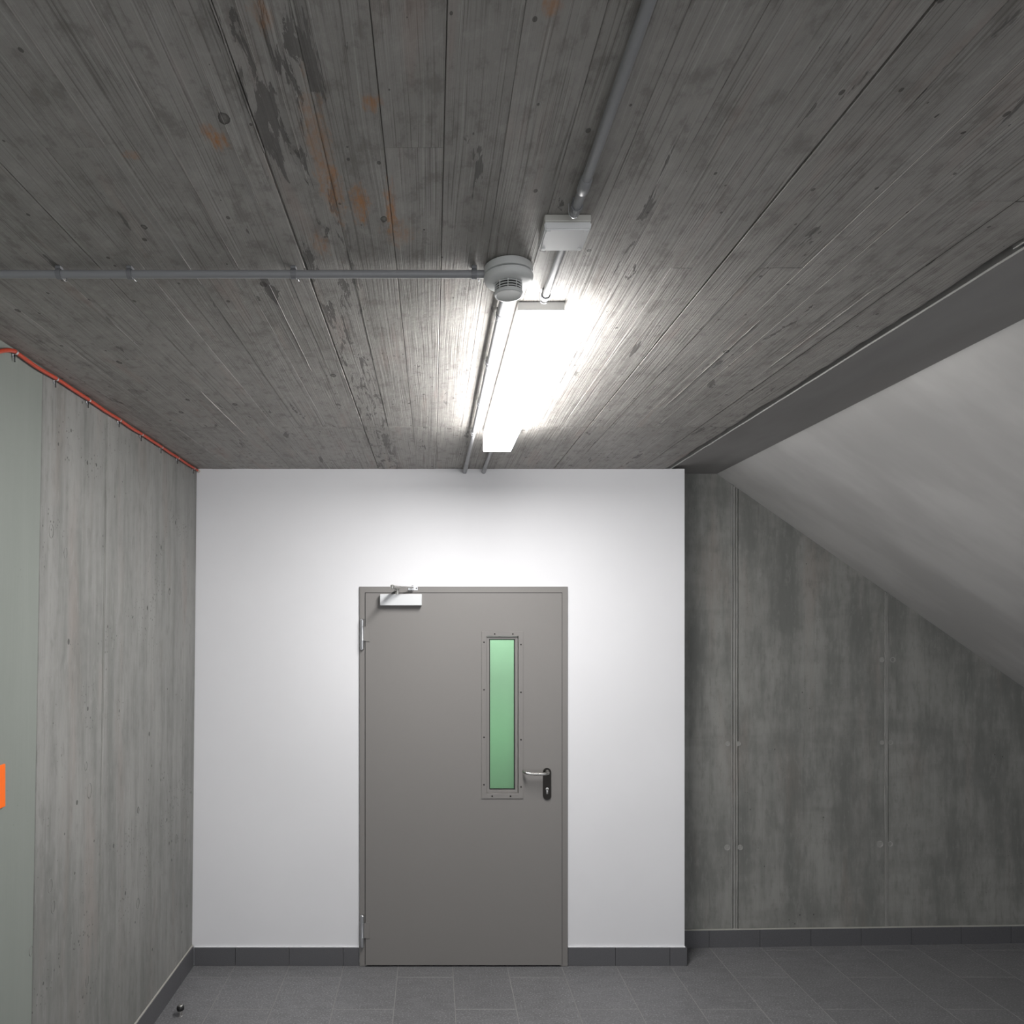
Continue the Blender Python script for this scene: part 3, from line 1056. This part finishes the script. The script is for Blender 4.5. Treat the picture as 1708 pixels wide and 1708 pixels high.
# ------------------------------------------------------------------ ceiling luminaire
LXa, LXb, LYa, LYb = 0.222, 0.344, 1.790, 3.015
lum = thing('ceiling_luminaire', ((LXa + LXb) / 2, (LYa + LYb) / 2, CEIL), 'lit long white box luminaire on the concrete ceiling in front of the white wall', 'ceiling light')
b = NB()
bx(b, LXa, LXb, LYa, LYb, CEIL - 0.024, CEIL - 0.0012, 0.002)
obj('housing', b, M['housing'], lum, label='grey metal housing')
b = NB()
bx(b, LXa + 0.001, LXb - 0.001, LYa + 0.001, LYb - 0.001, CEIL - 0.096, CEIL - 0.0242, 0.004)
for f in b.faces:
    f.normal_update()
    f.material_index = 0 if f.normal.z < -0.5 else (2 if abs(f.normal.y) > 0.7 else 1)
obj('diffuser', b, [M['emit'], M['emit_side'], M['emit_end']], lum, label='glowing white diffuser')
# ------------------------------------------------------------------ junction box
JX0, JX1, JY0, JY1 = 0.2275, 0.3245, 1.400, 1.487
jb = thing('junction_box', ((JX0 + JX1) / 2, (JY0 + JY1) / 2, CEIL), 'white square cable junction box on the ceiling in front of the lit luminaire', 'junction box')
b = NB()
bx(b, JX0 + 0.001, JX1 - 0.001, JY0 + 0.001, JY1 - 0.001, CEIL - 0.0165, CEIL - 0.0012, 0.003)
obj('box_base', b, M['boxs'], jb)
b = NB()
vs = bx(b, JX0, JX1, JY0, JY1, CEIL - 0.032, CEIL - 0.0168)
for v in vs:
    if v.co.z < CEIL - 0.03:
        v.co.x += 0.0025 if v.co.x < 0.27 else -0.0025
        v.co.y += 0.002 if v.co.y < 1.44 else -0.002
bmesh.ops.bevel(b, geom=b.edges[:], offset=0.0025, segments=2, affect='EDGES')
obj('lid', b, M['boxp'], jb)
for cx in (JX0 + 0.010, JX1 - 0.010):
    for cy in (JY0 + 0.010, JY1 - 0.010):
        b = NB()
        bx(b, cx - 0.004, cx + 0.004, cy - 0.004, cy + 0.004, CEIL - 0.0335, CEIL - 0.0318, 0.0006)
        obj('corner_catch', b, M['boxp'], jb)

# ------------------------------------------------------------------ smoke detector
SX, SY, SZ = 0.178, 1.612, CEIL
sd = thing('smoke_detector', (SX, SY, SZ), 'round pale grey smoke detector with a slotted neck on the ceiling', 'smoke detector')
b = NB()
lathe(b, [(0.0535, -0.0015), (0.0565, -0.004), (0.0575, -0.0205), (0.0555, -0.0212)], (SX, SY, SZ), 56)
obj('base', b, M['detector'], sd, True)
b = NB()
lathe(b, [(0.0525, -0.0213), (0.0525, -0.0238)], (SX, SY, SZ), 56)
obj('groove', b, M['groove'], sd, True)
b = NB()
lathe(b, [(0.0565, -0.0239), (0.0580, -0.0252), (0.0578, -0.0300), (0.0560, -0.0350), (0.0520, -0.0390), (0.0450, -0.0415), (0.0345, -0.0422), (0.033, -0.0425)], (SX, SY, SZ), 56)
obj('body', b, M['detector'], sd, True, angle=50)
b = NB()
lathe(b, [(0.0300, -0.0426), (0.0300, -0.0625)], (SX, SY, SZ), 32)
obj('sensor_core', b, M['groove'], sd, True, 'dark core behind the slots')
ringm = None
for zz in (-0.0450, -0.0510, -0.0570):
    b = NB()
    prof = [(0.0290, zz + 0.0009), (0.0325, zz + 0.0009), (0.0325, zz - 0.0009), (0.0290, zz - 0.0009)]
    lathe(b, prof, (SX, SY, SZ), 40)
    obj('slot_ring', b, M['detector'], sd, True)
for k in range(10):
    a = 2 * math.pi * (k + 0.28) / 10
    b = NB()
    cx, cy = SX + 0.0325 * math.cos(a), SY + 0.0325 * math.sin(a)
    bx(b, cx - 0.0009, cx + 0.0009, cy - 0.0009, cy + 0.0009, SZ - 0.0622, SZ - 0.0424)
    obj('rib', b, M['detector'], sd)
b = NB()
lathe(b, [(0.031, -0.0605), (0.0338, -0.0618), (0.0342, -0.0655), (0.0325, -0.0685), (0.0295, -0.0692), (0.0285, -0.0682), (0.010, -0.0675)], (SX, SY, SZ), 48)
obj('cap', b, M['detector'], sd, True)

# ------------------------------------------------------------------ conduits
R = 0.0092
CZ = CEIL - 0.0168                                # centre line under the ceiling


def make_clip_meshes():
    """saddle clip for a tube along local Y, ceiling above"""
    b = NB()
    seg = 16
    w = 0.006
    ri, ro = R + 0.0003, R + 0.0024
    a0, a1 = math.radians(-235), math.radians(55)
    for y0, y1 in ((-w, w),):
        prev = None
        for k in range(seg + 1):
            a = a0 + (a1 - a0) * k / seg
            row = [b.verts.new((r * math.cos(a), y, r * math.sin(a))) for r, y in ((ri, y0), (ro, y0), (ro, y1), (ri, y1))]
            if prev:
                for q in range(4):
                    b.faces.new((prev[q], row[q], row[(q + 1) % 4], prev[(q + 1) % 4]))
            else:
                b.faces.new(row)
            prev = row
        b.faces.new(prev[::-1])
    bx(b, -0.0085, 0.0085, -w, w, R + 0.0006, 0.0166, 0.0008)
    bmesh.ops.recalc_face_normals(b, faces=b.faces[:])
    m1 = b
    b = NB()
    pts = smooth_pts([(-0.0135, 0.007, 0.012), (-0.0135, 0.009, 0.003), (-0.0128, 0.0105, -0.005), (-0.009, 0.011, -0.012), (-0.002, 0.011, -0.0145), (0.004, 0.010, -0.0130)], 4)
    tube(b, pts, 0.0011, 6)
    return m1, b


clip_src = None


def add_clip(parent, loc, axis):
    """the first call builds the clip, later ones copy the clip and its hook"""
    global clip_src
    if clip_src is None:
        m1, m2 = make_clip_meshes()
        me1 = bpy.data.meshes.new('clip')
        m1.to_mesh(me1)
        m1.free()
        me1.materials.append(M['clip'])
        me2 = bpy.data.meshes.new('hook')
        for f in m2.faces:
            f.smooth = True
        m2.to_mesh(me2)
        m2.free()
        me2.materials.append(M['zinc'])
        c = bpy.data.objects.new('clip', me1)
        h = bpy.data.objects.new('hook', me2)
        h['label'] = 'thin wire hook'
        clip_src = (c, h)
    else:
        c, h = clip_src[0].copy(), clip_src[1].copy()
    C.objects.link(c)
    C.objects.link(h)
    c.parent = parent
    h.parent = c
    c.location = Vector(loc) - parent.location
    c.rotation_euler = (0, 0, {'Y': 0.0, 'X': -math.pi / 2}[axis])
    return c


def conduit(name_label, p, q, clips, axis, sleeves=()):
    p, q = Vector(p), Vector(q)
    t = thing('conduit', p, name_label, 'conduit')
    b = NB()
    tube(b, [p, p.lerp(q, 0.5), q], R, 20)
    obj('pipe', b, M['conduit'], t, True)
    for s0, s1 in sleeves:
        d = (q - p).normalized()
        b = NB()
        tube(b, [p + d * s0, p + d * (s0 + 0.003), p + d * (s1 - 0.003), p + d * s1], R, 20, True, [R + 0.0003, R + 0.0022, R + 0.0022, R + 0.0003])
        obj('sleeve', b, M['conduit'], t, True)
    for c in clips:
        d = (q - p).normalized()
        add_clip(t, p + d * c, axis)
    return t


# along x, from the left wall to the detector
conduit('grey plastic conduit running across the ceiling from the left to the smoke detector', (xl(1.615, CZ) + 0.003, 1.615, CZ), (SX - 0.0568, 1.615, CZ),
        [-0.8775 + 1.2745, -0.712 + 1.2745, -0.329 + 1.2745, 0.0935 + 1.2745], 'X')
CX = 0.283
conduit('long grey conduit running overhead along the ceiling into the white junction box', (CX, REAR + 0.05, CZ), (CX, 1.373, CZ),
        [1.352 - REAR - 0.05, 0.45 - REAR - 0.05], 'Y', ((1.262 - REAR - 0.05, 1.302 - REAR - 0.05),))
conduit('short bright conduit between the junction box and the lit luminaire', (CX, JY1 + 0.0005, CZ), (CX, 1.737, CZ),
        [1.722 - JY1], 'Y')
conduit('grey conduit left of the luminaire, from the smoke detector to the white wall', (0.1795, SY + 0.050, CZ), (0.1795, BACK + 0.0, CZ),
        [1.828 - SY - .05, 2.175 - SY - .05, 2.575 - SY - .05, 2.985 - SY - .05], 'Y', ((3.60 - SY - .05, BACK - 0.001 - SY - .05),))
conduit('short conduit stub between the luminaire\'s far end and the white wall', (CX, LYb + 0.001, CZ), (CX, BACK + 0.0, CZ),
        [], 'Y', ((3.66 - LYb, BACK - 0.002 - LYb),))

# ------------------------------------------------------------------ orange cable in the corner of wall and ceiling
cab = thing('cable', (xl(2.1, CEIL), 2.1, CEIL), 'orange cable clipped along the corner of left wall and ceiling', 'cable')
CR = 0.0064


def cab_pt(y, dz=0.0, dx=0.0):
    z = CEIL - 0.0125 - dz
    return (xl(y, z) + 0.0100 + dx, y, z)


ys = [2.100, 2.333, 2.56, 2.82, 3.04, 3.27, 3.49, 3.73]
pts = [cab_pt(1.90, 0.09), cab_pt(1.98, 0.05), cab_pt(2.05, 0.014), cab_pt(2.088, 0.001)]
for i, y in enumerate(ys):
    pts.append(cab_pt(y))
    if i + 1 < len(ys):
        pts.append(cab_pt((y + ys[i + 1]) / 2, random.uniform(0.0, 0.0035) + (0.003 if i == 0 else 0), 0.0005))
pts.append(cab_pt(3.785))
b = NB()
tube(b, smooth_pts(pts, 5), CR, 12)
obj('cable_sheath', b, M['orange'], cab, True)
b = NB()
tube(b, [cab_pt(3.786), cab_pt(3.8095)], CR + 0.002, 12)
obj('cable_end', b, M['cable_end'], cab, True, 'pale filler where the cable enters the wall')
src = None
for y in ys:
    if src is None:
        b = NB()
        prof = [(CR + 0.0002, -0.0035), (CR + 0.0014, -0.0035), (CR + 0.0014, 0.0035), (CR + 0.0002, 0.0035)]
        lathe(b, prof, (0, 0, 0), 18, 'Y')
        bx(b, -0.0099, -0.0062, -0.0035, 0.0035, -0.016, 0.004)
        c = obj('cable_clip', b, M['zinc'], None, True)
        b = NB()
        tube(b, smooth_pts([(-0.004, 0, -0.0085), (-0.0025, 0.0, -0.016), (-0.0035, 0.0015, -0.023), (-0.0045, 0.004, -0.029)], 4), 0.0019, 8)
        h = obj('clip_tail', b, M['black'], None, True, 'black tail of the clip')
        src = (c, h)
    else:
        c, h = src[0].copy(), src[1].copy()
        C.objects.link(c)
        C.objects.link(h)
    c.parent = cab
    h.parent = c
    c.location = Vector(cab_pt(y)) - cab.location

# ------------------------------------------------------------------ orange plate on the left wall
yp = 2.093
sg = thing('wall_plate', (xl(yp, EYE - 0.508), yp - 0.09, EYE - 0.573), 'bright orange plate on the smooth left wall at the picture\'s left edge', 'sign')
b = NB()
bx(b, xl(yp, EYE - 0.5) + 0.0008, xl(yp, EYE - 0.5) + 0.0065, yp - 0.18, yp, EYE - 0.573, EYE - 0.444, 0.0012)
obj('plate', b, M['sign'], sg)

# ------------------------------------------------------------------ door stop on the floor
ds = thing('door_stop', (-1.2125, 3.320, 0.0), 'small steel door stop with a black rubber ring on the floor by the left wall', 'door stop')
b = NB()
lathe(b, [(0.0115, 0.0004), (0.0115, 0.0030), (0.0095, 0.0045), (0.0092, 0.034)], (-1.2125, 3.320, 0), 24)
obj('post', b, M['steel'], ds, True)
b = NB()
lathe(b, [(0.0120, 0.0300), (0.0165, 0.0315), (0.0175, 0.0345), (0.0175, 0.0440), (0.0165, 0.0470), (0.0120, 0.0485)], (-1.2125, 3.320, 0), 28)
obj('rubber_ring', b, M['black'], ds, True, 'black rubber ring')
b = NB()
lathe(b, [(0.0110, 0.0484), (0.0110, 0.0530), (0.0085, 0.0550)], (-1.2125, 3.320, 0), 24)
obj('cap', b, M['steel'], ds, True)
